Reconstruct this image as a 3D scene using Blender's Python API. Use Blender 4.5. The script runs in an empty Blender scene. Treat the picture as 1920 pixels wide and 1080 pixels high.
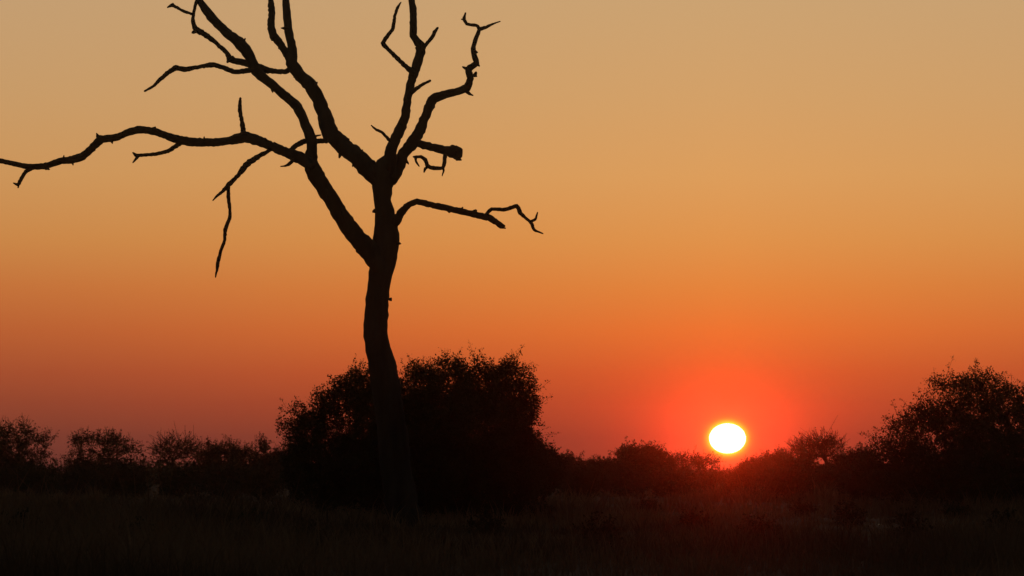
import bpy, math, random
import numpy as np
from mathutils import Vector

# ------------------------------------------------------------------ camera, sky, sun, exposure
scene = bpy.context.scene
COL = scene.collection
CAM_H = 1.3                       # eye height of a kneeling photographer
HFOV = math.radians(15.0)
F = 960.0 / math.tan(HFOV / 2)    # focal length in photograph pixels (1920 wide)
HOR = 877.0                       # photograph row of the true horizon
PITCH = math.atan((HOR - 540.0) / F)
SUN_PX = (1364.0, 822.0)

cam_d = bpy.data.cameras.new('camera')
cam = bpy.data.objects.new('camera', cam_d)
COL.objects.link(cam)
cam.location = (0, 0, CAM_H)
cam.rotation_euler = (math.pi / 2 + PITCH, 0, 0)
cam_d.sensor_width = 36.0
cam_d.angle = HFOV
cam_d.clip_start = 0.1
cam_d.clip_end = 30000
cam_d.dof.use_dof = True
cam_d.dof.focus_distance = 86.0
cam_d.dof.aperture_fstop = 5.0
scene.camera = cam


def at(px, py, D):
    """photograph pixel -> point at distance D along +Y"""
    a = (px - 960.0) / F
    b = (540.0 - py) / F
    dy = math.cos(PITCH) - b * math.sin(PITCH)
    dz = math.sin(PITCH) + b * math.cos(PITCH)
    s = D / dy
    return np.array((a * s, D, CAM_H + dz * s))


_s = at(SUN_PX[0], SUN_PX[1], 1000.0) - np.array((0, 0, CAM_H))
SUN_DIR = Vector(_s).normalized()
SUN_EL = math.asin(SUN_DIR.z)
SUN_AZ = math.atan2(SUN_DIR.x, SUN_DIR.y)


def lin(c):
    return [((v / 255 + 0.055) / 1.055) ** 2.4 if v > 10.3 else v / 255 / 12.92 for v in c]


world = bpy.data.worlds.new('World')
scene.world = world
world.use_nodes = True
world.cycles.sampling_method = 'NONE'
nt = world.node_tree
nt.nodes.clear()


def nd(kind, **kw):
    n = nt.nodes.new(kind)
    for k, v in kw.items():
        setattr(n, k, v)
    return n


def link(a, b):
    nt.links.new(a, b)


def m(op, a, b=None, c=None, clamp=False):
    n = nd('ShaderNodeMath', operation=op, use_clamp=clamp)
    for i, v in enumerate((a, b, c)):
        if v is None:
            continue
        if isinstance(v, (int, float)):
            n.inputs[i].default_value = v
        else:
            link(v, n.inputs[i])
    return n.outputs[0]


def mixc(fac, a, b, mode='MIX'):
    n = nd('ShaderNodeMix', data_type='RGBA', blend_type=mode, clamp_factor=True)
    for i, v in ((0, fac), (6, a), (7, b)):
        if isinstance(v, (int, float)):
            n.inputs[i].default_value = v
        elif isinstance(v, (list, tuple)):
            n.inputs[i].default_value = (*v, 1)
        else:
            link(v, n.inputs[i])
    return n.outputs[2]


tc = nd('ShaderNodeTexCoord')
sep = nd('ShaderNodeSeparateXYZ')
link(tc.outputs['Generated'], sep.inputs[0])
X, Y, Z = sep.outputs
hl = m('SQRT', m('ADD', m('MULTIPLY', X, X), m('MULTIPLY', Y, Y)))
hl = m('MAXIMUM', hl, 1e-5)
cosaz = m('DIVIDE', m('ADD', m('MULTIPLY', X, math.sin(SUN_AZ)), m('MULTIPLY', Y, math.cos(SUN_AZ))), hl)
daz = m('MULTIPLY', m('ARCCOSINE', m('MINIMUM', m('MAXIMUM', cosaz, -1.0), 1.0)), 180 / math.pi)
el = m('MULTIPLY', m('ARCTAN2', Z, hl), 180 / math.pi)
elc = m('MAXIMUM', el, 0.0)
tt = m('SQRT', m('DIVIDE', elc, 90.0))


def ydeg(y):
    return (HOR - y) / F * 180 / math.pi


def ramp(stops):
    r = nd('ShaderNodeValToRGB')
    cr = r.color_ramp
    cr.interpolation = 'LINEAR'
    stops = sorted((math.sqrt(max(e, 0) / 90), c) for e, c in stops)
    while len(cr.elements) < len(stops):
        cr.elements.new(0.5)
    for el_, (p, c) in zip(cr.elements, stops):
        el_.position = p
        el_.color = (*lin(c), 1)
    link(tt, r.inputs[0])
    return r.outputs[0]


# dust-laden evening sky: colour against height, below the sun's side and ten degrees away from it
HIGH = [(10, (192, 166, 130)), (18, (160, 150, 140)), (35, (100, 108, 120)), (60, (62, 74, 94)), (90, (50, 62, 84))]
sun_side = ramp([(ydeg(877), (128, 50, 40)), (ydeg(820), (154, 57, 39)), (ydeg(760), (188, 70, 38)),
                 (ydeg(700), (212, 88, 40)), (ydeg(620), (229, 114, 47)), (ydeg(540), (227, 132, 59)),
                 (ydeg(450), (224, 147, 75)), (ydeg(330), (221, 158, 92)), (ydeg(180), (212, 161, 104)),
                 (ydeg(0), (204, 163, 114))] + HIGH)
off_side = ramp([(ydeg(877), (92, 48, 44)), (ydeg(820), (116, 57, 46)), (ydeg(760), (142, 66, 45)),
                 (ydeg(700), (163, 77, 46)), (ydeg(620), (184, 95, 50)), (ydeg(540), (196, 114, 58)),
                 (ydeg(450), (202, 135, 72)), (ydeg(330), (204, 149, 90)), (ydeg(180), (200, 155, 104)),
                 (ydeg(0), (196, 158, 114))] + HIGH)
nish = nd('ShaderNodeTexSky', sky_type='NISHITA', sun_disc=False)
nish.sun_elevation = SUN_EL
nish.sun_rotation = SUN_AZ
nish.dust_density = 3.0
nish.air_density = 1.2
nish_s = mixc(1.0, nish.outputs[0], (0.10, 0.10, 0.10), 'MULTIPLY')

w1 = m('SMOOTH_MIN', m('DIVIDE', daz, 10.5), 1.0, 0.35)
col = mixc(w1, sun_side, off_side)
fz = nd('ShaderNodeMapRange', interpolation_type='SMOOTHSTEP')
link(daz, fz.inputs[0]); fz.inputs[1].default_value = 10; fz.inputs[2].default_value = 75
fe = nd('ShaderNodeMapRange', interpolation_type='SMOOTHSTEP')
link(elc, fe.inputs[0]); fe.inputs[1].default_value = 9; fe.inputs[2].default_value = 50
far_sky = m('MAXIMUM', fz.outputs[0], fe.outputs[0])
col = mixc(far_sky, col, nish_s)
# aureole of the sun in the dusty air
dxa = m('MULTIPLY', daz, 0.86)
dya = m('SUBTRACT', el, SUN_EL * 180 / math.pi)
th = m('SQRT', m('ADD', m('MULTIPLY', dxa, dxa), m('MULTIPLY', dya, dya)))
g_wide = m('MULTIPLY', m('EXPONENT', m('MULTIPLY', m('MULTIPLY', th, th), -1 / 1.05 ** 2)), 0.42)
g_mid = m('MULTIPLY', m('EXPONENT', m('DIVIDE', th, -0.30)), 0.7)
g_in = m('MULTIPLY', m('EXPONENT', m('MULTIPLY', m('SUBTRACT', th, 0.235), -1 / 0.036)), 1.1)
g_in = m('MINIMUM', g_in, 3.0)


def glow(f, c):
    cc = nd('ShaderNodeCombineXYZ')
    for i in range(3):
        link(m('MULTIPLY', f, c[i]), cc.inputs[i])
    return cc.outputs[0]


for f_, c_ in ((g_in, (1.0, 0.62, 0.01)),):
    col = mixc(1.0, col, glow(f_, c_), 'ADD')
bg = nd('ShaderNodeBackground')
bg.inputs[1].default_value = 1.0
link(col, bg.inputs[0])
wo = nd('ShaderNodeOutputWorld')
link(bg.outputs[0], wo.inputs[0])

sl = bpy.data.lights.new('sunlight', 'SUN')
sl.energy = 0.0205
sl.angle = math.radians(0.53)
sl.color = (1.0, 0.04, 0.004)
so = bpy.data.objects.new('sunlight', sl)
COL.objects.link(so)
so.rotation_euler = SUN_DIR.to_track_quat('Z', 'Y').to_euler()
so.location = (60, 900, 40)

vs = scene.view_settings
vs.view_transform = 'Standard'
vs.look = 'None'
vs.exposure = 0.0
vs.gamma = 1.0
vs.use_curve_mapping = False
scene.render.filter_size = 1.9
scene.render.engine = 'CYCLES'
scene.cycles.use_denoising = True
scene.cycles.denoiser = 'OPENIMAGEDENOISE'
scene.cycles.denoising_input_passes = 'RGB_ALBEDO_NORMAL'
scene.cycles.denoising_prefilter = 'ACCURATE'
scene.cycles.max_bounces = 4
scene.cycles.volume_bounces = 2
scene.cycles.sample_clamp_indirect = 0.0
scene.cycles.sample_clamp_direct = 0.0

# ------------------------------------------------------------------ materials
MATS = {}


def material(name, c1, c2, scale, rough=0.85, bump=0.0, bscale=None, stretch=None):
    mt = bpy.data.materials.new(name)
    mt.use_nodes = True
    t = mt.node_tree
    b = t.nodes['Principled BSDF']
    b.inputs['Roughness'].default_value = rough
    b.inputs['Specular IOR Level'].default_value = 0.05
    co = t.nodes.new('ShaderNodeTexCoord')
    mp = t.nodes.new('ShaderNodeMapping')
    if stretch:
        mp.inputs['Scale'].default_value = stretch
    t.links.new(co.outputs['Object'], mp.inputs[0])
    n = t.nodes.new('ShaderNodeTexNoise')
    n.inputs['Scale'].default_value = scale
    n.inputs['Detail'].default_value = 6
    t.links.new(mp.outputs[0], n.inputs['Vector'])
    r = t.nodes.new('ShaderNodeValToRGB')
    r.color_ramp.elements[0].position = 0.32
    r.color_ramp.elements[1].position = 0.68
    r.color_ramp.elements[0].color = (*c1, 1)
    r.color_ramp.elements[1].color = (*c2, 1)
    t.links.new(n.outputs[0], r.inputs[0])
    t.links.new(r.outputs[0], b.inputs['Base Color'])
    if bump:
        n2 = t.nodes.new('ShaderNodeTexNoise')
        n2.inputs['Scale'].default_value = bscale or scale * 4
        n2.inputs['Detail'].default_value = 8
        t.links.new(mp.outputs[0], n2.inputs['Vector'])
        bp = t.nodes.new('ShaderNodeBump')
        bp.inputs['Strength'].default_value = bump
        bp.inputs['Distance'].default_value = 0.03
        t.links.new(n2.outputs[0], bp.inputs['Height'])
        t.links.new(bp.outputs[0], b.inputs['Normal'])
    MATS[name] = mt
    return mt


material('dead_bark', (0.024, 0.021, 0.018), (0.065, 0.054, 0.045), 2.5, 0.9, 0.9, 7.0, (1, 1, 0.22))
material('shrub_wood', (0.035, 0.028, 0.022), (0.08, 0.065, 0.05), 3.0, 0.9)
material('leaf_olive', (0.028, 0.032, 0.014), (0.06, 0.06, 0.028), 1.6, 0.7)
material('leaf_dry', (0.04, 0.032, 0.016), (0.085, 0.062, 0.03), 1.4, 0.75)
material('leaf_grey', (0.034, 0.036, 0.022), (0.065, 0.062, 0.04), 1.2, 0.75)
material('straw', (0.05, 0.03, 0.018), (0.32, 0.19, 0.105), 0.075, 0.75)
material('soil', (0.05, 0.03, 0.02), (0.10, 0.062, 0.04), 0.5, 0.95, 0.6, 6.0)

# ------------------------------------------------------------------ mesh helpers


def tag(o, label=None, cat=None, group=None, kind=None):
    for k, v in (('label', label), ('category', cat), ('group', group), ('kind', kind)):
        if v:
            o[k] = v
    return o


def mesh_np(name, verts, tris=None, quads=None, smooth=False):
    verts = np.asarray(verts, dtype=np.float32).reshape(-1, 3)
    loops, starts, totals = [], [], []
    off = 0
    if quads is not None and len(quads):
        q = np.asarray(quads, dtype=np.int32)
        loops.append(q.ravel()); starts.append(off + 4 * np.arange(len(q))); totals.append(np.full(len(q), 4)); off += q.size
    if tris is not None and len(tris):
        t = np.asarray(tris, dtype=np.int32)
        loops.append(t.ravel()); starts.append(off + 3 * np.arange(len(t))); totals.append(np.full(len(t), 3)); off += t.size
    loops = np.concatenate(loops).astype(np.int32)
    starts = np.concatenate(starts).astype(np.int32)
    totals = np.concatenate(totals).astype(np.int32)
    me = bpy.data.meshes.new(name)
    me.vertices.add(len(verts)); me.vertices.foreach_set('co', verts.ravel())
    me.loops.add(len(loops)); me.loops.foreach_set('vertex_index', loops)
    me.polygons.add(len(starts)); me.polygons.foreach_set('loop_start', starts)
    me.polygons.foreach_set('loop_total', totals)
    if smooth:
        me.polygons.foreach_set('use_smooth', np.ones(len(starts), dtype=bool))
    me.update(calc_edges=True)
    return me


def link_mesh(name, me, mat, parent=None):
    o = bpy.data.objects.new(name, me)
    me.materials.append(MATS[mat])
    COL.objects.link(o)
    if parent is not None:
        o.parent = parent
    return o


def empty(name, loc):
    o = bpy.data.objects.new(name, None)
    o.location = tuple(loc)
    o.empty_display_size = 0.3
    COL.objects.link(o)
    return o


def gz(x, y):
    """height of the nearly level plain"""
    return 0.045 * np.sin(x * 0.21 + y * 0.05) + 0.05 * np.sin(y * 0.083 + 1.3 - x * 0.03) + 0.02 * np.sin(x * 0.9 + y * 0.4)


# ------------------------------------------------------------------ ground and grass
def build_ground():
    ys = np.concatenate([np.array([-780., -600, -300, -120, -40]), np.arange(-10, 240, 2.5), np.array([260., 300, 360, 450, 550, 650, 780])])
    xs = np.concatenate([-np.array([780., 650, 500, 350, 200, 120, 70]), np.arange(-45, 46, 2.5), np.array([70., 120, 200, 350, 500, 650, 780])])
    gx, gy = np.meshgrid(xs, ys)
    g = np.where((np.abs(gx) < 70) & (gy < 260) & (gy > -40), gz(gx, gy), 0.0)
    v = np.stack([gx, gy, g], -1).reshape(-1, 3)
    w = len(xs)
    i, j = np.meshgrid(np.arange(w - 1), np.arange(len(ys) - 1))
    a = (j * w + i).ravel()
    o = link_mesh('ground', mesh_np('ground', v, quads=np.stack([a, a + 1, a + 1 + w, a + w], -1), smooth=True), 'soil')
    tag(o, 'flat dark savanna soil under the dry grass', None, None, 'structure')


build_ground()


def build_grass():
    rng = np.random.default_rng(11)
    n = 19000
    # tussocks: even share of rows on the photograph, thinning with distance
    u = rng.random(n)
    d0, d1 = 26.0, 215.0
    y = 1 / (1 / d0 + u ** 0.62 * (1 / d1 - 1 / d0))
    half = y * math.tan(HFOV / 2) * 1.12 + 2.5
    x = (rng.random(n) * 2 - 1) * half
    # uneven stands of taller and shorter grass
    patch = 0.5 + 0.5 * np.sin(x * 0.37 + 1.7 * np.sin(y * 0.06)) * np.sin(y * 0.11 + x * 0.08)
    open_ = np.sin(x * 0.13 + 2.1) * np.sin(y * 0.047 + x * 0.05 + 0.6)
    patch = np.clip(patch - 0.5 * np.clip(open_, 0, 1) - 0.7 * np.exp(-((x - 6.5) / 2.4) ** 2 - ((y - 72) / 14) ** 2) - 0.7 * np.exp(-((x + 14) / 4) ** 2 - ((y - 140) / 25) ** 2) + rng.normal(0, 0.18, n), 0, 1)
    keep = rng.random(n) < 0.45 + 0.55 * patch
    x, y, patch = x[keep], y[keep], patch[keep]
    n = len(x)
    nb = 13
    X0 = np.repeat(x, nb); Y0 = np.repeat(y, nb)
    N = len(X0)
    spread = 0.05 + 0.10 * rng.random(N)
    an = rng.random(N) * 2 * math.pi
    bx = X0 + np.cos(an) * spread
    by = Y0 + np.sin(an) * spread
    h = (0.12 + 0.60 * np.repeat(patch, nb) ** 1.5) * (0.45 + 0.75 * rng.random(N))
    h = np.where(rng.random(N) < 0.03, h * 1.6, h)
    lean = 0.15 + 0.5 * rng.random(N)
    a2 = an + rng.normal(0, 0.5, N)
    wdt = (0.0035 + 0.004 * rng.random(N)) * np.clip(Y0 / 45, 1, 3.0)
    a3 = rng.random(N) * math.pi
    wx, wy = np.cos(a3) * wdt, np.sin(a3) * wdt
    bz = gz(bx, by) - 0.02
    dx, dy = np.cos(a2) * lean * h, np.sin(a2) * lean * h
    P = []
    P.append(np.stack([bx - wx, by - wy, bz], -1)); P.append(np.stack([bx + wx, by + wy, bz], -1))
    mx, my, mz = bx + dx * 0.32, by + dy * 0.32, bz + h * 0.6
    P.append(np.stack([mx + wx * .8, my + wy * .8, mz], -1)); P.append(np.stack([mx - wx * .8, my - wy * .8, mz], -1))
    P.append(np.stack([bx + dx, by + dy, bz + h], -1))
    V = np.stack(P, 1).reshape(-1, 3)
    b = np.arange(N) * 5
    o = link_mesh('grass', mesh_np('grass', V, tris=np.stack([b + 3, b + 2, b + 4], -1),
                                   quads=np.stack([b, b + 1, b + 2, b + 3], -1)), 'straw')
    tag(o, 'dry straw coloured grass covering the dark foreground', 'grass', None, 'stuff')


build_grass()

# ------------------------------------------------------------------ dead tree (traced stems, each at its own depth)
TREE_D = 85.0


def catmull(pts, step, kink=0.5):
    """pts: (n,4) x,y,z,r -> resampled smooth curve"""
    P = np.asarray(pts, float)
    Q = np.vstack([2 * P[0] - P[1], P, 2 * P[-1] - P[-2]])
    out = []
    for i in range(1, len(Q) - 2):
        p0, p1, p2, p3 = Q[i - 1], Q[i], Q[i + 1], Q[i + 2]
        L = np.linalg.norm((p2 - p1)[:3])
        k = max(2, int(L / step))
        t = np.linspace(0, 1, k, endpoint=False)[:, None]
        cm = 0.5 * (2 * p1 + (p2 - p0) * t + (2 * p0 - 5 * p1 + 4 * p2 - p3) * t ** 2 + (3 * p1 - p0 - 3 * p2 + p3) * t ** 3)
        out.append(cm * (1 - kink) + (p1 + (p2 - p1) * t) * kink)
    out.append(P[-1:])
    return np.vstack(out)


def tube(pts, sides, step, rough, rng, blunt=False):
    C = catmull(pts, step)
    n = len(C)
    # crooked growth: the axis wanders a little between the traced points
    jit = rng.normal(0, 1, (n, 3)) * np.array((1, 1, 1)) * (C[:, 3] * rough * 0.7)[:, None]
    jit[0] = 0; jit[-1] = 0
    C[:, :3] += jit
    r = np.maximum(C[:, 3], 0.004)
    # knots and flaked bark: radius varies along and around
    s = np.cumsum(np.r_[0, np.linalg.norm(np.diff(C[:, :3], axis=0), axis=1)])
    ph = rng.random(6) * 6.28
    wob = 1 + rough * (0.6 * np.sin(s * 4.3 + ph[0]) + 0.45 * np.sin(s * 13 + ph[1]) + rng.normal(0, 0.5, n))
    T = np.gradient(C[:, :3], axis=0)
    T /= np.linalg.norm(T, axis=1)[:, None] + 1e-9
    up = np.array((0.0, 1.0, 0.03))
    A = np.cross(T, up); A /= np.linalg.norm(A, axis=1)[:, None] + 1e-9
    B = np.cross(T, A)
    th = np.arange(sides) / sides * 2 * math.pi
    ring = np.ones((n, sides))
    for k, amp in ((2, .5), (3, .6), (5, .5)):
        ring += rough * amp * np.sin(k * th[None, :] + ph[2] + s[:, None] * (0.9 + k * 0.35) + k)
    ring += rng.normal(0, rough * 0.55, (n, sides))
    R = (r * wob)[:, None] * ring
    V = C[:, None, :3] + R[..., None] * (np.cos(th)[None, :, None] * A[:, None, :] + np.sin(th)[None, :, None] * B[:, None, :])
    V = V.reshape(-1, 3)
    i, j = np.meshgrid(np.arange(n - 1), np.arange(sides), indexing='ij')
    a = (i * sides + j).ravel(); b = (i * sides + (j + 1) % sides).ravel()
    quads = np.stack([a, b, b + sides, a + sides], -1)
    tipc = C[-1, :3] + T[-1] * r[-1] * (-0.05 if blunt else 0.9)
    basec = C[0, :3] - T[0] * r[0] * 0.5
    V = np.vstack([V, tipc, basec])
    k = np.arange(sides)
    lastr = (n - 1) * sides
    tris = np.vstack([np.stack([lastr + k, lastr + (k + 1) % sides, np.full(sides, len(V) - 2)], -1),
                      np.stack([(k + 1) % sides, k, np.full(sides, len(V) - 1)], -1)])
    return V, quads, tris


TREE_RNG = np.random.default_rng(5)
tree_base = at(759, 985, TREE_D)
tree_base[2] = gz(tree_base[0], tree_base[1])
tree = empty('dead_tree', tree_base)
tag(tree, 'tall bare dead tree with forked trunk and crooked leafless limbs', 'tree')


def limb(name, px, dep0, dep1, parent, sides=10, rough=0.05, blunt=False, step=None):
    """px: list of (x, y, half width) in photograph pixels; depth runs from dep0 to dep1 metres behind the trunk axis"""
    n = len(px)
    L = np.cumsum([0] + [math.hypot(px[i + 1][0] - px[i][0], px[i + 1][1] - px[i][1]) for i in range(n - 1)])
    L = L / L[-1]
    pts = []
    for (x, y, r), t in zip(px, L):
        D = TREE_D + dep0 + (dep1 - dep0) * t
        p = at(x, y, D)
        pts.append((*p, r * 0.955 * D / F))
    mean = np.mean([q[3] for q in pts])
    V, q, t = tube(pts, sides, step or max(0.035, mean * 0.55), rough, TREE_RNG, blunt)
    V = V - tree_base
    o = link_mesh(name, mesh_np(name, V, tris=t, quads=q, smooth=True), 'dead_bark', parent)
    return o


trunk = limb('trunk', [(762, 1000, 40), (758, 975, 36), (751, 930, 32.5), (743, 880, 30.5), (737, 820, 29.5), (729, 760, 28.5), (719, 700, 27.5),
                       (709, 655, 25.5), (704.5, 628, 24.5), (705.5, 590, 23), (708, 555, 22), (713, 515, 23.5), (719, 480, 27),
                       (724, 450, 25.5), (724, 420, 22.5), (721, 395, 19.5), (718, 375, 17.5), (717, 350, 20), (718, 325, 24), (721, 302, 15)],
             0, 0.15, tree, 18, 0.035, step=0.10)
# left fork
bA = limb('branch', [(716, 515, 13), (704, 490, 19), (688, 465, 21), (665, 441, 18), (637, 400, 16), (610, 356, 15.5), (589, 322, 15.5),
                     (582, 300, 13), (585, 280, 10.5), (583, 260, 11.5), (575, 240, 10), (567, 220, 9.5), (557, 200, 10), (541, 185, 9),
                     (512, 160, 9.5), (480, 133, 10.5), (470, 108, 10.5), (452, 83, 11), (425, 62, 9.5), (395, 31, 8.5), (374, 0, 6.5),
                     (352, -48, 5), (340, -110, 2.5)], 0.0, -1.6, tree, 12, 0.05)
bA2 = limb('branch', [(586, 312, 11), (565, 297, 13), (537, 286, 10.5), (505, 272, 9.5), (480, 262, 10), (458, 257, 10.5), (430, 264, 8.5),
                      (400, 267, 8.2), (370, 267, 8.2), (340, 264, 9), (315, 256, 8), (290, 247, 7.5), (262, 243, 8), (240, 248, 7),
                      (215, 258, 7), (190, 261, 8.5), (175, 275, 7.5), (155, 293, 7.5), (135, 300, 7.5), (115, 302, 6.5), (90, 310, 6.5),
                      (65, 313, 6), (40, 310, 5), (0, 301, 5), (-40, 296, 4), (-90, 305, 3), (-130, 298, 1.6)], -0.9, 1.2, tree, 10, 0.06)
# limbs from the upper fork
bB = limb('branch', [(724, 352, 12), (703, 329, 19), (673, 297, 18), (645, 275, 17), (620, 251, 16.5), (609, 218, 14), (597, 187, 13.5),
                     (581, 160, 13.5), (560, 138, 12), (547, 119, 12), (549, 98, 9.5), (546, 80, 9), (542, 58, 9), (538, 27, 7.5),
                     (536, 0, 7), (530, -60, 5), (536, -130, 2.5)], 0.1, 1.7, tree, 12, 0.05)
bC = limb('branch', [(724, 340, 13), (731, 305, 14), (734, 278, 11), (747, 249, 10.5), (759, 222, 9), (764, 187, 8.5), (771, 155, 8.5),
                     (779, 129, 9), (789, 98, 9.5), (787, 84, 9), (775, 67, 7.5), (775, 27, 7), (772, 0, 6), (765, -50, 5),
                     (772, -110, 2.5)], 0.1, -0.8, tree, 12, 0.05)
bD = limb('branch', [(722, 348, 13), (738, 326, 16), (748, 308, 14), (757, 288, 11.5), (778, 262, 12), (791, 235, 10), (802, 207, 9.5),
                     (813, 185, 9.5), (836, 177, 7.5), (862, 170, 7.5), (876, 164, 8.5), (882, 147, 7), (878, 130, 7), (893, 118, 6),
                     (889, 104, 5.5), (887, 91, 5), (893, 71, 4.5), (900, 53, 4)], 0.1, 1.1, tree, 12, 0.06)
bE = limb('branch', [(731, 428, 9), (744, 412, 10), (753, 398, 8), (767, 384, 6.5), (782, 378, 6), (804, 383, 6), (836, 390, 6),
                     (867, 397, 6.3), (893, 403, 6.3), (916, 408, 6.5), (931, 417, 5.5), (946, 424, 2.5)], 0.1, -1.3, tree, 10, 0.06)
bF = limb('branch', [(775, 266, 6), (790, 271, 8), (809, 276, 8.2), (836, 282, 9.5), (846, 284.5, 11.5), (852, 286, 12.5), (862, 288, 12.5)], 0.45, -0.3, tree, 10, 0.07, True)

TW = [  # parent, pixels, depth at base, depth at tip
    (bA2, [(458, 257, 6), (454, 230, 5), (450, 208, 4.5), (450, 190, 3), (451, 184, 2.5)], -0.35, -0.6),
    (bA2, [(338, 268, 5), (315, 283, 4), (290, 289, 3.5), (265, 291, 3.5), (256, 292, 4.5), (249, 286, 1.5)], 0.1, -0.4),
    (bA2, [(260, 292, 3.5), (254, 299, 2.5), (249, 305, 1.2)], -0.33, -0.4),
    (bA2, [(62, 314, 5), (48, 322, 4), (40, 335, 3.5), (34, 346, 4), (25, 343, 1.3)], 0.95, 0.6),
    (bA2, [(36, 340, 3), (34, 352, 1.5)], 0.68, 0.6),
    (bA2, [(512, 277, 4), (500, 285, 4.5), (485, 293, 5), (468, 304, 6), (456, 316, 6), (447, 328, 4.5), (430, 345, 5), (418, 358, 4),
           (406, 368, 2.5), (399, 376, 1.2)], -0.6, -1.2),
    (bA2, [(428, 345, 4), (428, 370, 4), (431, 395, 3.5), (430, 410, 3.5), (422, 430, 4), (421, 450, 3), (414, 470, 3.5), (409, 490, 4),
           (407, 505, 3), (404, 520, 1.2)], -0.98, -1.1),
    (bA2, [(556, 295, 4), (543, 307, 3.5), (535, 311, 2.2), (526, 312, 1.1)], -0.8, -1.1),
    (bA2, [(540, 287, 4), (551, 276, 5), (562, 269, 5), (575, 264, 5.5), (592, 265, 5.5), (612, 264, 6)], -0.75, 0.5),
    (bA, [(585, 262, 5), (592, 255, 2.5), (602, 253, 1.2)], -0.6, -0.7),
    (bA, [(476, 130, 6), (442, 135, 5), (420, 127, 5), (400, 121, 5.5), (370, 126, 4.5), (345, 130, 5), (330, 127, 5.5), (315, 136, 4),
          (300, 149, 4), (287, 162, 3), (271, 171, 2.2)], -1.1, -2.2),
    (bB, [(549, 124, 6), (538, 133, 5.5), (520, 134, 5.5), (500, 131, 6.5), (480, 123, 7), (455, 117, 6.5), (432, 112, 6.5), (425, 99, 5),
          (400, 76, 5), (374, 58, 6.5), (365, 52, 5.5), (362, 35, 4), (366, 12, 3.5), (370, -8, 3), (366, -40, 1.5)], 1.2, 0.4),
    (bB, [(438, 108, 5), (428, 114, 4), (426, 117, 2)], 0.75, 0.7),
    (bB, [(371, 55, 4), (362, 61, 3.5), (360, 62, 1.5)], 0.55, 0.5),
    (bB, [(363, 27, 3.2), (345, 21, 3), (330, 13, 3.5), (322, 10, 4), (314, 14, 1.5)], 0.5, 0.1),
    (bB, [(327, 12, 3), (324, 6, 1.5)], 0.2, 0.2),
    (bB, [(549, 118, 8), (540, 104, 8.5), (527, 84, 8), (513, 67, 9), (508, 49, 7.5), (510, 22, 7), (508, 0, 6), (512, -50, 4.5),
          (500, -110, 2)], 1.3, 2.0),
    (bC, [(792, 92, 6), (798, 84, 4.5), (811, 69, 4), (815, 60, 4), (821, 52, 2.5)], -0.55, -0.8),
    (bC, [(775, 138, 6), (770, 132, 5.5), (751, 115, 4.5), (729, 93, 4.5), (718, 81, 4.5), (727, 67, 4), (737, 53, 3.5), (740, 31, 3),
          (745, 15, 3), (752, 4, 1.2)], -0.45, -1.2),
    (bC, [(772, 173, 5), (780, 167, 4.2), (793, 158, 3.2), (807, 151, 2.5)], -0.35, -0.6),
    (bC, [(737, 268, 4), (727, 259, 3.5), (716, 248, 3), (704, 242, 2.5), (696, 235, 1.2)], -0.1, -0.5),
    (bD, [(899, 56, 4), (896, 49, 3.5), (889, 47, 3.5), (875, 45, 3.5), (870, 36, 3.5), (873, 24, 1.5)], 1.08, 0.9),
    (bD, [(871, 37, 2.5), (865, 36, 1.2)], 0.93, 0.9),
    (bD, [(899, 55, 4), (909, 52, 3.5), (924, 45, 2.2), (938, 40, 1.2)], 1.08, 1.4),
    (bD, [(874, 170, 5), (880, 176, 3), (887, 179, 1.2)], 0.85, 0.8),
    (bD, [(880, 131, 4), (872, 128, 3), (867, 125, 1.2)], 0.97, 1.0),
    (bD, [(890, 118, 4), (897, 122, 3), (899, 124, 1.5)], 1.0, 1.0),
    (bE, [(909, 407, 5), (914, 400, 4), (922, 392, 4), (947, 393, 3.5), (969, 386, 4.5), (976, 400, 4), (989, 411, 3.5), (996, 418, 4),
          (1002, 431, 3), (1018, 438, 1.5)], -1.05, -1.6),
    (bE, [(995, 416, 3), (1004, 411, 3), (1008, 398, 1.2)], -1.45, -1.5),
    (bE, [(928, 416, 4), (938, 426, 3), (948, 428, 1.3)], -1.2, -1.35),
    (bF, [(835, 284, 4.5), (834, 292, 4.5), (833, 307, 4.2), (829, 315, 4), (813, 315, 4.5), (802, 311, 4), (798, 300, 4), (789, 294, 3.5),
          (775, 294, 2)], 0.0, -0.5),
    (bF, [(779, 294, 3), (780, 303, 2.5), (786, 312, 1.3)], -0.47, -0.5),
    (bF, [(803, 312, 3.5), (797, 316, 3), (795, 323, 1.5)], -0.3, -0.3),
    (bF, [(830, 314, 3.5), (832, 320, 2.2), (829, 330, 1)], -0.1, -0.1),
]
for par, px, d0, d1 in TW:
    limb('twig', px, d0, d1, par, 7, 0.09)
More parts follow.
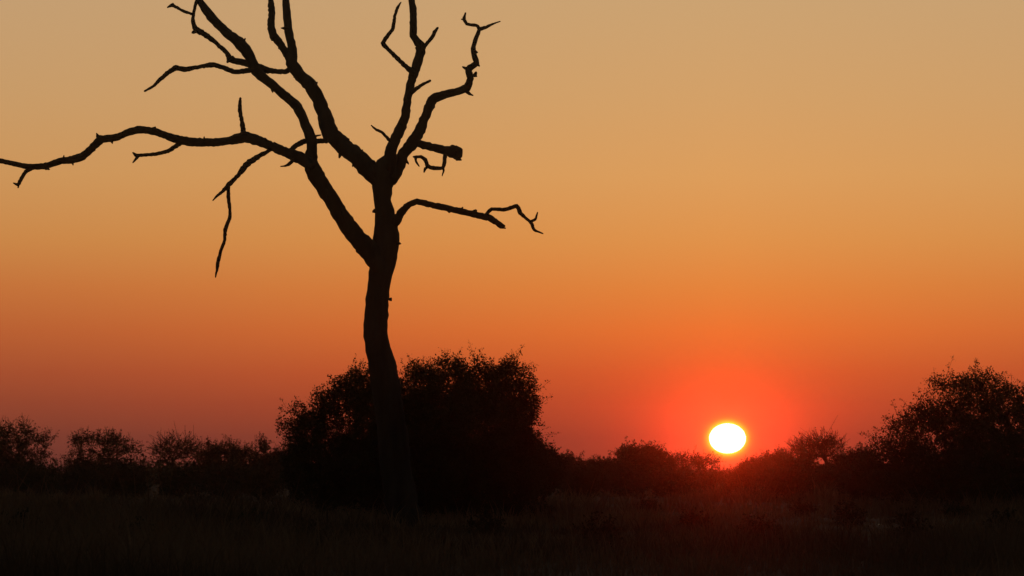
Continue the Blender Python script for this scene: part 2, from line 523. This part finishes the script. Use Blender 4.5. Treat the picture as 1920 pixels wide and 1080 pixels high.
# short broken spurs and lifted bark flakes along the limbs
random.seed(3)
for par, x, y, dx, dy, r, d in [
        (bA, 636, 396, 8, -9, 4, -.2), (bA, 560, 203, -8, 3, 3.5, -.85), (bA, 455, 80, 5, -8, 4, -1.3), (bA2, 185, 258, -4, -8, 5, .6),
        (bA2, 208, 262, 3, 7, 4, .55), (bA2, 120, 298, 0, -7, 3, .85), (bA2, 136, 303, 1, 7, 3.5, .8), (bA2, 383, 262, 0, -6, 3, -.1),
        (bB, 648, 270, 6, -10, 5, .35), (bB, 672, 290, 8, -9, 5, .25), (bB, 640, 284, -4, 12, 5, .4), (bB, 590, 160, 5, -6, 4, .9),
        (bB, 667, 300, -6, 12, 5, .25), (trunk, 741, 455, 10, 2, 6, 0), (trunk, 704, 395, -5, 3, 5, .05), (trunk, 731, 560, 3, 4, 4, 0),
        (bC, 745, 262, -6, 5, 3.5, -.1), (bD, 760, 300, 6, 8, 4, .2), (bD, 735, 322, 5, 10, 5, .15), (bE, 866, 392, 2, -4, 3, -.8),
        (bF, 857, 280, 8, 0, 5, -.3), (bF, 856, 297, 9, 3, 5, -.3), (bF, 858, 289, 7, 0, 6, -.4), (bF, 846, 276, 6, -3, 4, -.2)]:
    limb('bark_flake' if r >= 5 else 'spur', [(x, y, r), (x + dx * .5, y + dy * .5, r * .75), (x + dx, y + dy, r * .3)], d, d, par, 6, 0.12)

SPUR_RNG = random.Random(8)
for par, pts, d in ((bA, [(637, 400, 16), (610, 356, 15), (557, 200, 10), (512, 160, 9), (425, 62, 9)], -.6), (bA2, [(430, 264, 8), (290, 247, 7), (90, 310, 6), (505, 272, 9)], .1),
                    (bB, [(609, 218, 14), (597, 187, 13), (560, 138, 12), (542, 58, 9)], .9), (bC, [(759, 222, 9), (764, 187, 8), (775, 40, 7), (783, 115, 9)], -.4),
                    (bD, [(802, 207, 9), (836, 177, 7), (882, 147, 7), (889, 95, 5)], .6), (bE, [(804, 383, 6), (836, 390, 6), (893, 403, 6)], -.7)):
    for x, y, r in pts:
        for q in range(1):
            a = SPUR_RNG.uniform(0, 6.28)
            e = r + SPUR_RNG.uniform(0.3, 2.6)
            w = SPUR_RNG.uniform(2.6, 4.6)
            x2, y2 = x + SPUR_RNG.uniform(-8, 8), y + SPUR_RNG.uniform(-5, 5)
            limb('spur', [(x2, y2, w * 1.3), (x2 + math.cos(a) * e * .6, y2 + math.sin(a) * e * .6, w), (x2 + math.cos(a) * e, y2 + math.sin(a) * e, w * .4)], d, d, par, 6, 0.12)

# ------------------------------------------------------------------ shrubs and trees of the bush


def grow(base, stems, targets, rng, seg, balance):
    """each twig end joins the nearest wood that already stands; returns nodes, parents"""
    nodes = [base]; par = [-1]; plen = [0.0]
    for st in stems:
        prev = 0
        for p in st:
            nodes.append(np.asarray(p)); par.append(prev)
            plen.append(plen[prev] + np.linalg.norm(nodes[-1] - nodes[prev])); prev = len(nodes) - 1
    cap = len(nodes) + len(targets) * 3 + 8
    N = np.zeros((cap, 3)); N[:len(nodes)] = nodes
    PL = np.zeros(cap); PL[:len(nodes)] = plen
    n = len(nodes)
    order = np.argsort(np.linalg.norm(targets - base, axis=1))
    ends = np.zeros(len(targets), int)
    lo = 1 if stems else 0
    for ti in order:
        t = targets[ti]
        d = np.linalg.norm(N[lo:n] - t, axis=1)
        # wood grows upward and outward: joining a node that sits above the twig end costs more
        k = int(np.argmin(d + balance * PL[lo:n] + 0.8 * np.maximum(N[lo:n, 2] - t[2], 0))) + lo
        dist = np.linalg.norm(N[k] - t)
        cur = k
        nmid = min(2, int(dist / seg))
        for q in range(nmid):
            f = (q + 1) / (nmid + 1)
            p = N[k] + (t - N[k]) * f + rng.normal(0, dist * 0.07, 3) + np.array((0, 0, dist * 0.10 * math.sin(math.pi * f)))
            N[n] = p; PL[n] = PL[cur] + np.linalg.norm(p - N[cur]); par.append(cur); cur = n; n += 1
        N[n] = t; PL[n] = PL[cur] + np.linalg.norm(t - N[cur]); par.append(cur); ends[ti] = n; n += 1
    return N[:n], np.array(par), ends


def sticks(A, B, ra, rb, sides):
    """tapered prisms from A to B"""
    n = len(A)
    T = B - A
    T = T / (np.linalg.norm(T, axis=1)[:, None] + 1e-9)
    up = np.where(np.abs(T[:, 2:3]) > 0.9, np.array([[1.0, 0, 0]]), np.array([[0, 0, 1.0]]))
    U = np.cross(T, up); U /= np.linalg.norm(U, axis=1)[:, None] + 1e-9
    W = np.cross(T, U)
    th = np.arange(sides) / sides * 2 * math.pi
    off = np.cos(th)[None, :, None] * U[:, None] + np.sin(th)[None, :, None] * W[:, None]
    V = np.concatenate([A[:, None] + off * ra[:, None, None], B[:, None] + off * rb[:, None, None]], 1).reshape(-1, 3)
    b = (np.arange(n) * 2 * sides)[:, None]
    k = np.arange(sides)[None]
    k2 = (k + 1) % sides
    q = np.stack([b + k, b + k2, b + sides + k2, b + sides + k], -1).reshape(-1, 4)
    return V, q


def leaves(P, size, rng, flat=0.0):
    n = len(P)
    d = rng.normal(size=(n, 3)); d /= np.linalg.norm(d, axis=1)[:, None]
    e = rng.normal(size=(n, 3)); e[:, 2] *= (1 - flat); e -= d * np.sum(e * d, 1)[:, None]
    e /= np.linalg.norm(e, axis=1)[:, None] + 1e-9
    s = (size * (0.55 + 0.9 * rng.random(n)))[:, None]
    V = np.stack([P - d * s * .5, P + e * s * .26, P + d * s * .5, P - e * s * .26], 1).reshape(-1, 3)
    b = np.arange(n)[:, None] * 4
    return V, b + np.arange(4)[None]


def bush(name, label, cat, D, lobes, base_x, seed, group=None, n_tips=500, per_tip=14, leaf=0.05, sprig=0.30, wood_r=0.05,
         nstems=5, stem_h=0.3, depth=0.8, mat='leaf_olive', shell=2.2, balance=0.12, crown='crown', spikes=0, tipr=0.004,
         low=0.12, upness=0.35, gap=None, inner=0.0):
    rng = np.random.default_rng(seed)
    k = D / F
    b0 = at(base_x, HOR, D); b0[2] = float(gz(b0[0], b0[1])) - 0.03
    vol = np.array([lb[2] * lb[3] * (lb[2] + lb[3]) ** 0.5 for lb in lobes], float)
    pick = rng.choice(len(lobes), n_tips, p=vol / vol.sum())
    T = np.zeros((n_tips, 3)); O = np.zeros((n_tips, 3))
    for li, lb in enumerate(lobes):
        sel = np.where(pick == li)[0]
        cx, cy, rx, ry = lb[:4]
        dd = lb[4] if len(lb) > 4 else rng.uniform(-0.35, 0.35) * depth * 1.6
        c = at(cx, cy, D + dd)
        v = rng.normal(size=(len(sel), 3)); v /= np.linalg.norm(v, axis=1)[:, None]
        r = rng.random(len(sel)) ** (1 / shell)
        rad = np.array((rx * k, max(rx * k * 0.85 * depth, 0.3), ry * k))
        T[sel] = c + v * r[:, None] * rad
        O[sel] = v * np.array((1, 1, 1))
    g = gz(T[:, 0], T[:, 1])
    ok = T[:, 2] > g + low
    if gap is not None:     # open air between foliage layers
        px = T[:, 0] / T[:, 1] * F + 960
        py = HOR - (T[:, 2] - CAM_H) / T[:, 1] * F
        for gx, gy, gr in gap:
            ok &= ((px - gx) ** 2 + (py - gy) ** 2 > gr ** 2)
    T, O = T[ok], O[ok]
    top = T[:, 2].max() - b0[2]
    stems = []
    cen = T.mean(0)
    for s in range(nstems):
        a = s / nstems * 2 * math.pi + rng.uniform(0, 1.0)
        sp = (0.10 + 0.25 * stem_h) * top * (0.4 if nstems == 1 else 1)
        hx, hy = math.cos(a) * sp, math.sin(a) * sp
        hh = stem_h * top * rng.uniform(0.85, 1.1)
        fx, fy = (cen[0] - b0[0]) * 0.25, (cen[1] - b0[1]) * 0.25
        stems.append([b0 + np.array((hx * .12, hy * .12, hh * .12)), b0 + np.array((hx * .35 + rng.normal(0, .04), hy * .35, hh * .5)),
                      b0 + np.array((hx * .8 + fx, hy * .8 + fy, hh))])
    N, par, ends = grow(b0, stems, T, rng, 0.35 * max(top / 4, 0.6), balance)
    # twig beyond each end, pointing out and up
    dirn = O * 0.75 + rng.normal(0, 0.45, O.shape) + np.array((0, 0, upness))
    dirn /= np.linalg.norm(dirn, axis=1)[:, None]
    ln = sprig * (0.5 + rng.random(len(T)))
    if spikes:
        ln[rng.choice(len(T), min(spikes, len(T)), replace=False)] *= 1.9
    tip = T + dirn * ln[:, None]
    cnt = np.zeros(len(N)); cnt[ends] += 1
    for i in range(len(N) - 1, 0, -1):
        cnt[par[i]] += cnt[i]
    rr = tipr * np.maximum(cnt, 1) ** 0.5
    rr = np.minimum(rr * wood_r / max(rr[1:].max(), 1e-6) if rr[1:].max() > wood_r else rr, wood_r)
    rr = np.maximum(rr, tipr)
    root = empty(name, b0)
    tag(root, label, cat, group)
    idx = np.arange(1, len(N))
    thick = rr[idx] > wood_r * 0.33
    for nm, sel, sd in (('trunk' if nstems == 1 else 'stem', idx[thick], 6), ('branch', idx[~thick], 3)):
        if not len(sel):
            continue
        A = N[par[sel]]; Bn = N[sel]
        ra = np.minimum(rr[par[sel]], rr[sel] * 1.35); rb = rr[sel]
        V, q = sticks(A, Bn, ra, rb, sd)
        if nm == 'branch':
            V2, q2 = sticks(T, tip, np.full(len(T), tipr), np.full(len(T), tipr * .55), 3)
            q = np.vstack([q, q2 + len(V)]); V = np.vstack([V, V2])
        link_mesh(nm, mesh_np(nm, V - b0, quads=q), 'shrub_wood', root)
    # foliage: leaves strung along the twigs in loose sprays
    if per_tip > 0:
        reps = np.maximum(0, rng.poisson(per_tip, len(T)))
        id_ = np.repeat(np.arange(len(T)), reps)
        u = rng.random(len(id_)) ** 0.8
        P = T[id_] + dirn[id_] * (ln[id_] * (u * 1.1 - 0.15))[:, None] + rng.normal(0, 1, (len(id_), 3)) * (sprig * 0.24 * (1.1 - 0.7 * u))[:, None]
        if inner > 0:      # leaves on the inner twigs
            k2 = rng.integers(1, len(N), int(len(P) * inner))
            f = rng.random(len(k2))[:, None]
            Q = N[k2] * f + N[par[k2]] * (1 - f) + rng.normal(0, sprig * .3, (len(k2), 3))
            Q = Q[(Q[:, 2] > b0[2] + low * .6)]
            P = np.vstack([P, Q])
        sz = np.full(len(P), leaf)
        sz[len(id_):] *= 1.5
        V, q = leaves(P, sz, rng)
        c = link_mesh(crown, mesh_np(crown, V - b0, quads=q), mat, root)
    return root


# the leafy bush behind the dead tree
bush('thicket_bush', 'big rounded leafy bush right behind the trunk of the dead tree', 'bush', 88.8,
     [(788, 742, 44, 62), (840, 733, 52, 60), (900, 731, 54, 60), (955, 733, 44, 58), (982, 760, 28, 56), (880, 830, 120, 95), (962, 850, 50, 75),
      (1000, 868, 28, 46), (652, 752, 36, 54), (612, 772, 28, 46), (585, 800, 34, 46), (560, 825, 26, 48), (560, 875, 30, 50),
      (682, 735, 42, 48), (620, 880, 85, 76), (760, 870, 140, 95), (738, 790, 80, 80), (900, 905, 120, 70), (545, 772, 12, 12), (528, 800, 10, 14)],
     770, 21, n_tips=4600, per_tip=34, leaf=0.042, sprig=0.27, wood_r=0.07, nstems=8,
     stem_h=0.3, depth=0.8, shell=2.8, spikes=300, inner=1.0, tipr=0.0045)

# spreading thorn tree at the right
bush('thorn_tree', 'large spreading thorn tree with layered leafy crown, biggest in the tree line', 'tree', 122.0,
     [(1836, 735, 60, 38), (1770, 722, 34, 12), (1908, 762, 60, 40), (1985, 800, 75, 50), (1795, 785, 85, 40), (1745, 770, 40, 22), (1700, 795, 36, 22),
      (1690, 835, 55, 32), (1900, 825, 110, 46), (1790, 860, 120, 50), (1640, 880, 52, 34), (1870, 900, 130, 50), (2020, 880, 90, 60),
      (1740, 905, 120, 40)], 1850, 33, n_tips=4400, per_tip=22, leaf=0.06, sprig=0.38, wood_r=0.13, nstems=3, stem_h=0.22,
     depth=0.8, shell=2.2, mat='leaf_olive', spikes=200, inner=0.4, tipr=0.007, upness=0.2,
     gap=[(1826, 772, 8), (1872, 798, 9), (1908, 796, 10), (1752, 748, 9), (1690, 812, 6), (1640, 845, 8)])

FAR = 'bushes along the far edge of the plain'
# tree line to the left of the dead tree
bush('thorn_tree', 'loose rounded thorn tree at the open end of the tree line, far from the sun', 'tree', 178.0,
     [(40, 812, 42, 22), (82, 830, 24, 16), (-5, 822, 40, 28), (30, 850, 70, 28), (-40, 850, 50, 40), (30, 890, 90, 30)], 25, 41, None, 1054, 11,
     0.07, 0.42, 0.10, 3, 0.3, mat='leaf_dry', tipr=0.011, inner=0.85, spikes=20, gap=[(64, 838, 9), (30, 836, 6), (95, 845, 8), (10, 806, 6)])
bush('flat_topped_tree', 'flat-topped thorn tree with dense dark crown beside the bare fan-shaped tree', 'tree', 186.0,
     [(178, 820, 40, 11), (150, 828, 22, 10), (212, 826, 32, 11), (245, 842, 28, 11), (190, 846, 60, 9), (200, 880, 80, 26), (140, 870, 30, 25)],
     190, 42, None, 650, 12, 0.07, 0.38, 0.11, 2, 0.35, mat='leaf_olive', tipr=0.010, inner=0.85, spikes=10, upness=0.1,
     gap=[(183, 838, 7), (125, 842, 7), (162, 846, 5)])
bush('bare_tree', 'nearly leafless fan-shaped tree between the flat-topped tree and low scrub', 'tree', 190.0,
     [(330, 838, 42, 20), (305, 850, 25, 18), (355, 845, 25, 18)], 328, 43, None, 442, 2, 0.07, 0.42, 0.09, 1, 0.35,
     mat='leaf_dry', tipr=0.012, inner=0.85, spikes=20, balance=0.25, shell=2.6)
bush('scrub_bush', 'low scrub bush with one thin upright shoot, next to the bare fan-shaped tree', 'bush', 184.0,
     [(395, 846, 26, 14), (432, 842, 28, 11), (465, 850, 22, 10), (420, 880, 70, 30), (437, 828, 4, 7)], 420, 44, FAR, 816, 12, 0.07, 0.38, 0.07, 4, 0.25,
     mat='leaf_dry', tipr=0.010, inner=0.85, spikes=16)
bush('scrub_bush', 'low scrub bush with forked bare twigs at the leafy bush\'s open side', 'bush', 180.0,
     [(500, 866, 38, 12), (530, 856, 26, 12), (510, 890, 50, 24), (492, 838, 10, 14)], 508, 45, FAR, 714, 9, 0.09, 0.38, 0.06, 4, 0.25,
     mat='leaf_grey', tipr=0.010, inner=0.85, spikes=18)
# tree line between the leafy bush and the thorn tree on the right
bush('scrub_bush', 'low dark bush leaning against the flank of the big leafy bush', 'bush', 112.0,
     [(1005, 850, 24, 22), (1030, 868, 26, 16), (1000, 890, 50, 40), (985, 830, 18, 18)], 1005, 46, None, 884, 14, 0.07, 0.28, 0.05, 4, 0.25,
     tipr=0.007, inner=0.6, spikes=12)
bush('scrub_bush', 'small flat bush just clear of the big leafy bush', 'bush', 186.0,
     [(1066, 862, 24, 7), (1045, 878, 30, 16), (1075, 890, 40, 18)], 1062, 47, FAR, 510, 11, 0.09, 0.34, 0.05, 3, 0.25, mat='leaf_dry', tipr=0.010, inner=0.6)
bush('scrub_bush', 'lowest bush in the dip of the tree line', 'bush', 198.0,
     [(1110, 876, 28, 9), (1135, 870, 20, 9), (1120, 892, 45, 16)], 1120, 48, FAR, 510, 11, 0.09, 0.34, 0.05, 3, 0.25, mat='leaf_olive', tipr=0.010, inner=0.6)
bush('dome_bush', 'dome-shaped bush with one upright twig between the dip and the sun', 'bush', 182.0,
     [(1180, 852, 26, 14), (1215, 852, 34, 14), (1250, 864, 22, 12), (1205, 882, 66, 26), (1177, 839, 4, 7)], 1205, 49, None, 1054, 13, 0.085, 0.34, 0.07, 4, 0.25,
     mat='leaf_olive', tipr=0.010, inner=0.6, spikes=10)
bush('open_bush', 'thin see-through bush between the dome-shaped bush and the sun', 'bush', 196.0,
     [(1292, 864, 30, 11), (1322, 870, 26, 14), (1290, 890, 45, 14)], 1298, 50, None, 561, 6, 0.08, 0.40, 0.06, 3, 0.3, mat='leaf_dry', tipr=0.010, inner=0.1,
     gap=[(1330, 878, 6), (1300, 878, 5), (1272, 880, 5)])
bush('open_bush', 'lowest wispy bush directly under the sun', 'bush', 204.0,
     [(1352, 892, 30, 7), (1385, 890, 26, 8), (1365, 906, 45, 9)], 1366, 51, None, 442, 6, 0.08, 0.36, 0.05, 3, 0.3, mat='leaf_dry', tipr=0.010, inner=0.1)
bush('scrub_bush', 'ragged low bush between the sun and the bare umbrella-shaped tree', 'bush', 196.0,
     [(1412, 874, 22, 11), (1440, 866, 24, 12), (1425, 890, 45, 18), (1462, 858, 14, 10)], 1430, 52, None, 646, 9, 0.085, 0.36, 0.06, 4, 0.25, mat='leaf_olive', tipr=0.010, inner=0.6)
bush('scrub_bush', 'scrub bush under the bare umbrella-shaped tree', 'bush', 188.0,
     [(1478, 866, 28, 12), (1508, 868, 24, 14), (1495, 890, 52, 22)], 1492, 53, None, 714, 11, 0.085, 0.34, 0.06, 4, 0.25, mat='leaf_olive', tipr=0.010, inner=0.6)
bush('bare_tree', 'bare umbrella-shaped tree on a thin trunk between the sun and the large thorn tree', 'tree', 184.0,
     [(1538, 828, 36, 10), (1508, 842, 34, 12), (1560, 838, 22, 12), (1528, 850, 36, 8)], 1549, 54, None, 646, 3, 0.07, 0.42, 0.09, 1, 0.42,
     mat='leaf_dry', tipr=0.011, inner=0.15, balance=0.2, spikes=20, shell=2.4)
bush('scrub_bush', 'feathery scrub bush at the foot of the large thorn tree, sunward side', 'bush', 176.0,
     [(1588, 862, 26, 12), (1620, 852, 24, 12), (1600, 885, 55, 26)], 1604, 55, None, 680, 10, 0.085, 0.36, 0.06, 4, 0.25, mat='leaf_dry', tipr=0.010, inner=0.6, spikes=10)
# lower second row in front, filling the foot of the tree line
ROW = [(70, 158, 70), (150, 171, 58), (232, 146, 60), (338, 168, 60), (425, 152, 66), (490, 138, 50), (1090, 150, 52), (1172, 168, 60), (1262, 157, 56),
       (1340, 174, 40), (1405, 160, 60), (1478, 143, 56), (1552, 164, 62), (1620, 134, 64)]
for i, (cx, D, w) in enumerate(ROW):
    side = 'on the sunless side of the dead tree' if cx < 700 else 'on the sun\'s side of the dead tree'
    bush('low_shrub', 'low dark shrub before the tree line ' + side, 'shrub', D,
         [(cx, 902 - w * .12, w * .62, w * .28), (cx - w * .35, 908, w * .42, 14), (cx + w * .4, 906, w * .42, 15), (cx, 918, w * .7, 14)], cx, 70 + i,
         'front row shrubs ' + side, 360, 12, 0.085, 0.3, 0.05, 4, 0.25, mat=('leaf_olive', 'leaf_grey', 'leaf_dry')[i % 3], tipr=0.009, inner=.1)


# small herbs standing in the foreground grass
hr = np.random.default_rng(17)
HERB = [(130, 96, 40), (255, 62, 60), (372, 118, 34), (470, 74, 52), (590, 58, 60), (655, 100, 36), (905, 70, 50), (1010, 92, 40), (1120, 60, 56),
        (1215, 112, 32), (1300, 78, 46), (1420, 64, 54), (1500, 104, 36), (1590, 82, 44), (1700, 66, 56), (1790, 96, 42), (1880, 72, 50), (40, 70, 50)]
for i, (cx, D, w) in enumerate(HERB):
    hh = hr.uniform(0.38, 0.62)
    top = HOR - (hh - CAM_H) / D * F
    bot = HOR + CAM_H / D * F
    cy = (top + bot) / 2
    bush('herb', 'knee-high dark leafy herb standing in the foreground grass', 'herb', D,
         [(cx, cy, w * .6, (bot - top) * .45, 0.0), (cx + w * .3, cy + (bot - top) * .15, w * .5, (bot - top) * .3, 0.1)], cx, 120 + i,
         'herbs in the foreground grass', 150, 8, 0.05, 0.14, 0.012, 5, 0.3, mat=('leaf_dry', 'leaf_olive')[i % 2], tipr=0.003, low=0.05)


# far mass of bush beyond the tree line
def far_bush():
    rng = np.random.default_rng(99)
    n = 1300
    y = rng.uniform(230, 420, n)
    x = rng.uniform(-1, 1, n) * (y * math.tan(HFOV / 2) * 1.25 + 8)
    stand = 0.5 + 0.5 * np.sin(x * 0.23 + 0.8) * np.sin(x * 0.11 + y * 0.02)
    hgt = np.clip(rng.normal(1.15, 0.35, n) + 1.4 * stand ** 2 * rng.random(n), 0.4, 2.6)
    hgt *= 1 - 0.45 * np.exp(-((x / y - 0.055) / 0.013) ** 2)      # an open glade
    wd = hgt * rng.uniform(0.7, 1.2, n)
    per = 90
    id_ = np.repeat(np.arange(n), per)
    v = rng.normal(size=(len(id_), 3)); v /= np.linalg.norm(v, axis=1)[:, None]
    v *= (rng.random(len(id_)) ** 0.4)[:, None]
    P = np.stack([x[id_] + v[:, 0] * wd[id_], y[id_] + v[:, 1] * wd[id_], hgt[id_] * (0.52 + 0.5 * v[:, 2])], -1)
    V, q = leaves(P, 0.26, rng)
    o = link_mesh('far_bushland', mesh_np('far_bushland', V, quads=q), 'leaf_olive')
    tag(o, 'far-off low bush merging into one dark band along the horizon', 'bushland', None, 'stuff')


far_bush()

# ------------------------------------------------------------------ the sun itself, flattened by refraction near the horizon
def build_sun():
    D = 6000.0
    c = at(SUN_PX[0], SUN_PX[1], D)
    r = 33.8 / F * D
    th = np.linspace(0, math.pi, 49); ph = np.linspace(0, 2 * math.pi, 96, endpoint=False)
    V = np.stack([np.outer(np.sin(th), np.cos(ph)) * r, np.outer(np.sin(th), np.sin(ph)) * r,
                  np.outer(np.cos(th), np.ones(96)) * r * 0.815], -1).reshape(-1, 3)
    i, j = np.meshgrid(np.arange(48), np.arange(96), indexing='ij')
    a = (i * 96 + j).ravel(); b = (i * 96 + (j + 1) % 96).ravel()
    mt = bpy.data.materials.new('sun_fire'); mt.use_nodes = True
    t = mt.node_tree; t.nodes.clear()
    e = t.nodes.new('ShaderNodeEmission'); e.inputs[0].default_value = (1, 0.93, 0.85, 1); e.inputs[1].default_value = 1.5
    tr = t.nodes.new('ShaderNodeBsdfTransparent'); ad = t.nodes.new('ShaderNodeAddShader')   # glowing gas: light passes through it
    t.links.new(e.outputs[0], ad.inputs[0]); t.links.new(tr.outputs[0], ad.inputs[1])
    out = t.nodes.new('ShaderNodeOutputMaterial'); t.links.new(ad.outputs[0], out.inputs[0])
    mt.cycles.emission_sampling = 'NONE'
    MATS['sun_fire'] = mt
    o = link_mesh('sun', mesh_np('sun', V, quads=np.stack([a, b, b + 96, a + 96], -1), smooth=True), 'sun_fire')
    o.location = tuple(c)
    tag(o, 'glaring white setting sun, slightly flattened, just above the bushes', 'sun')


build_sun()


# ------------------------------------------------------------------ dusty evening air
def build_haze():
    L = 800.0
    z0, z1 = -1.2, 13.8
    V = [(sx * L, sy * L, z) for z in (z0, z1) for sx, sy in ((-1, -1), (1, -1), (1, 1), (-1, 1))]
    Q = [(3, 2, 1, 0), (4, 5, 6, 7), (0, 1, 5, 4), (1, 2, 6, 5), (2, 3, 7, 6), (3, 0, 4, 7)]
    mt = bpy.data.materials.new('dusty_air'); mt.use_nodes = True
    t = mt.node_tree; t.nodes.clear()
    v = t.nodes.new('ShaderNodeVolumePrincipled')
    v.inputs['Color'].default_value = (0.95, 0.92, 0.9, 1)
    v.inputs['Density'].default_value = 2.0e-4
    v.inputs['Anisotropy'].default_value = 0.984
    out = t.nodes.new('ShaderNodeOutputMaterial'); t.links.new(v.outputs[0], out.inputs['Volume'])
    MATS['dusty_air'] = mt
    o = link_mesh('haze', mesh_np('haze', V, quads=Q), 'dusty_air')
    tag(o, 'thin dusty evening air over the plain', 'haze', None, 'stuff')


build_haze()
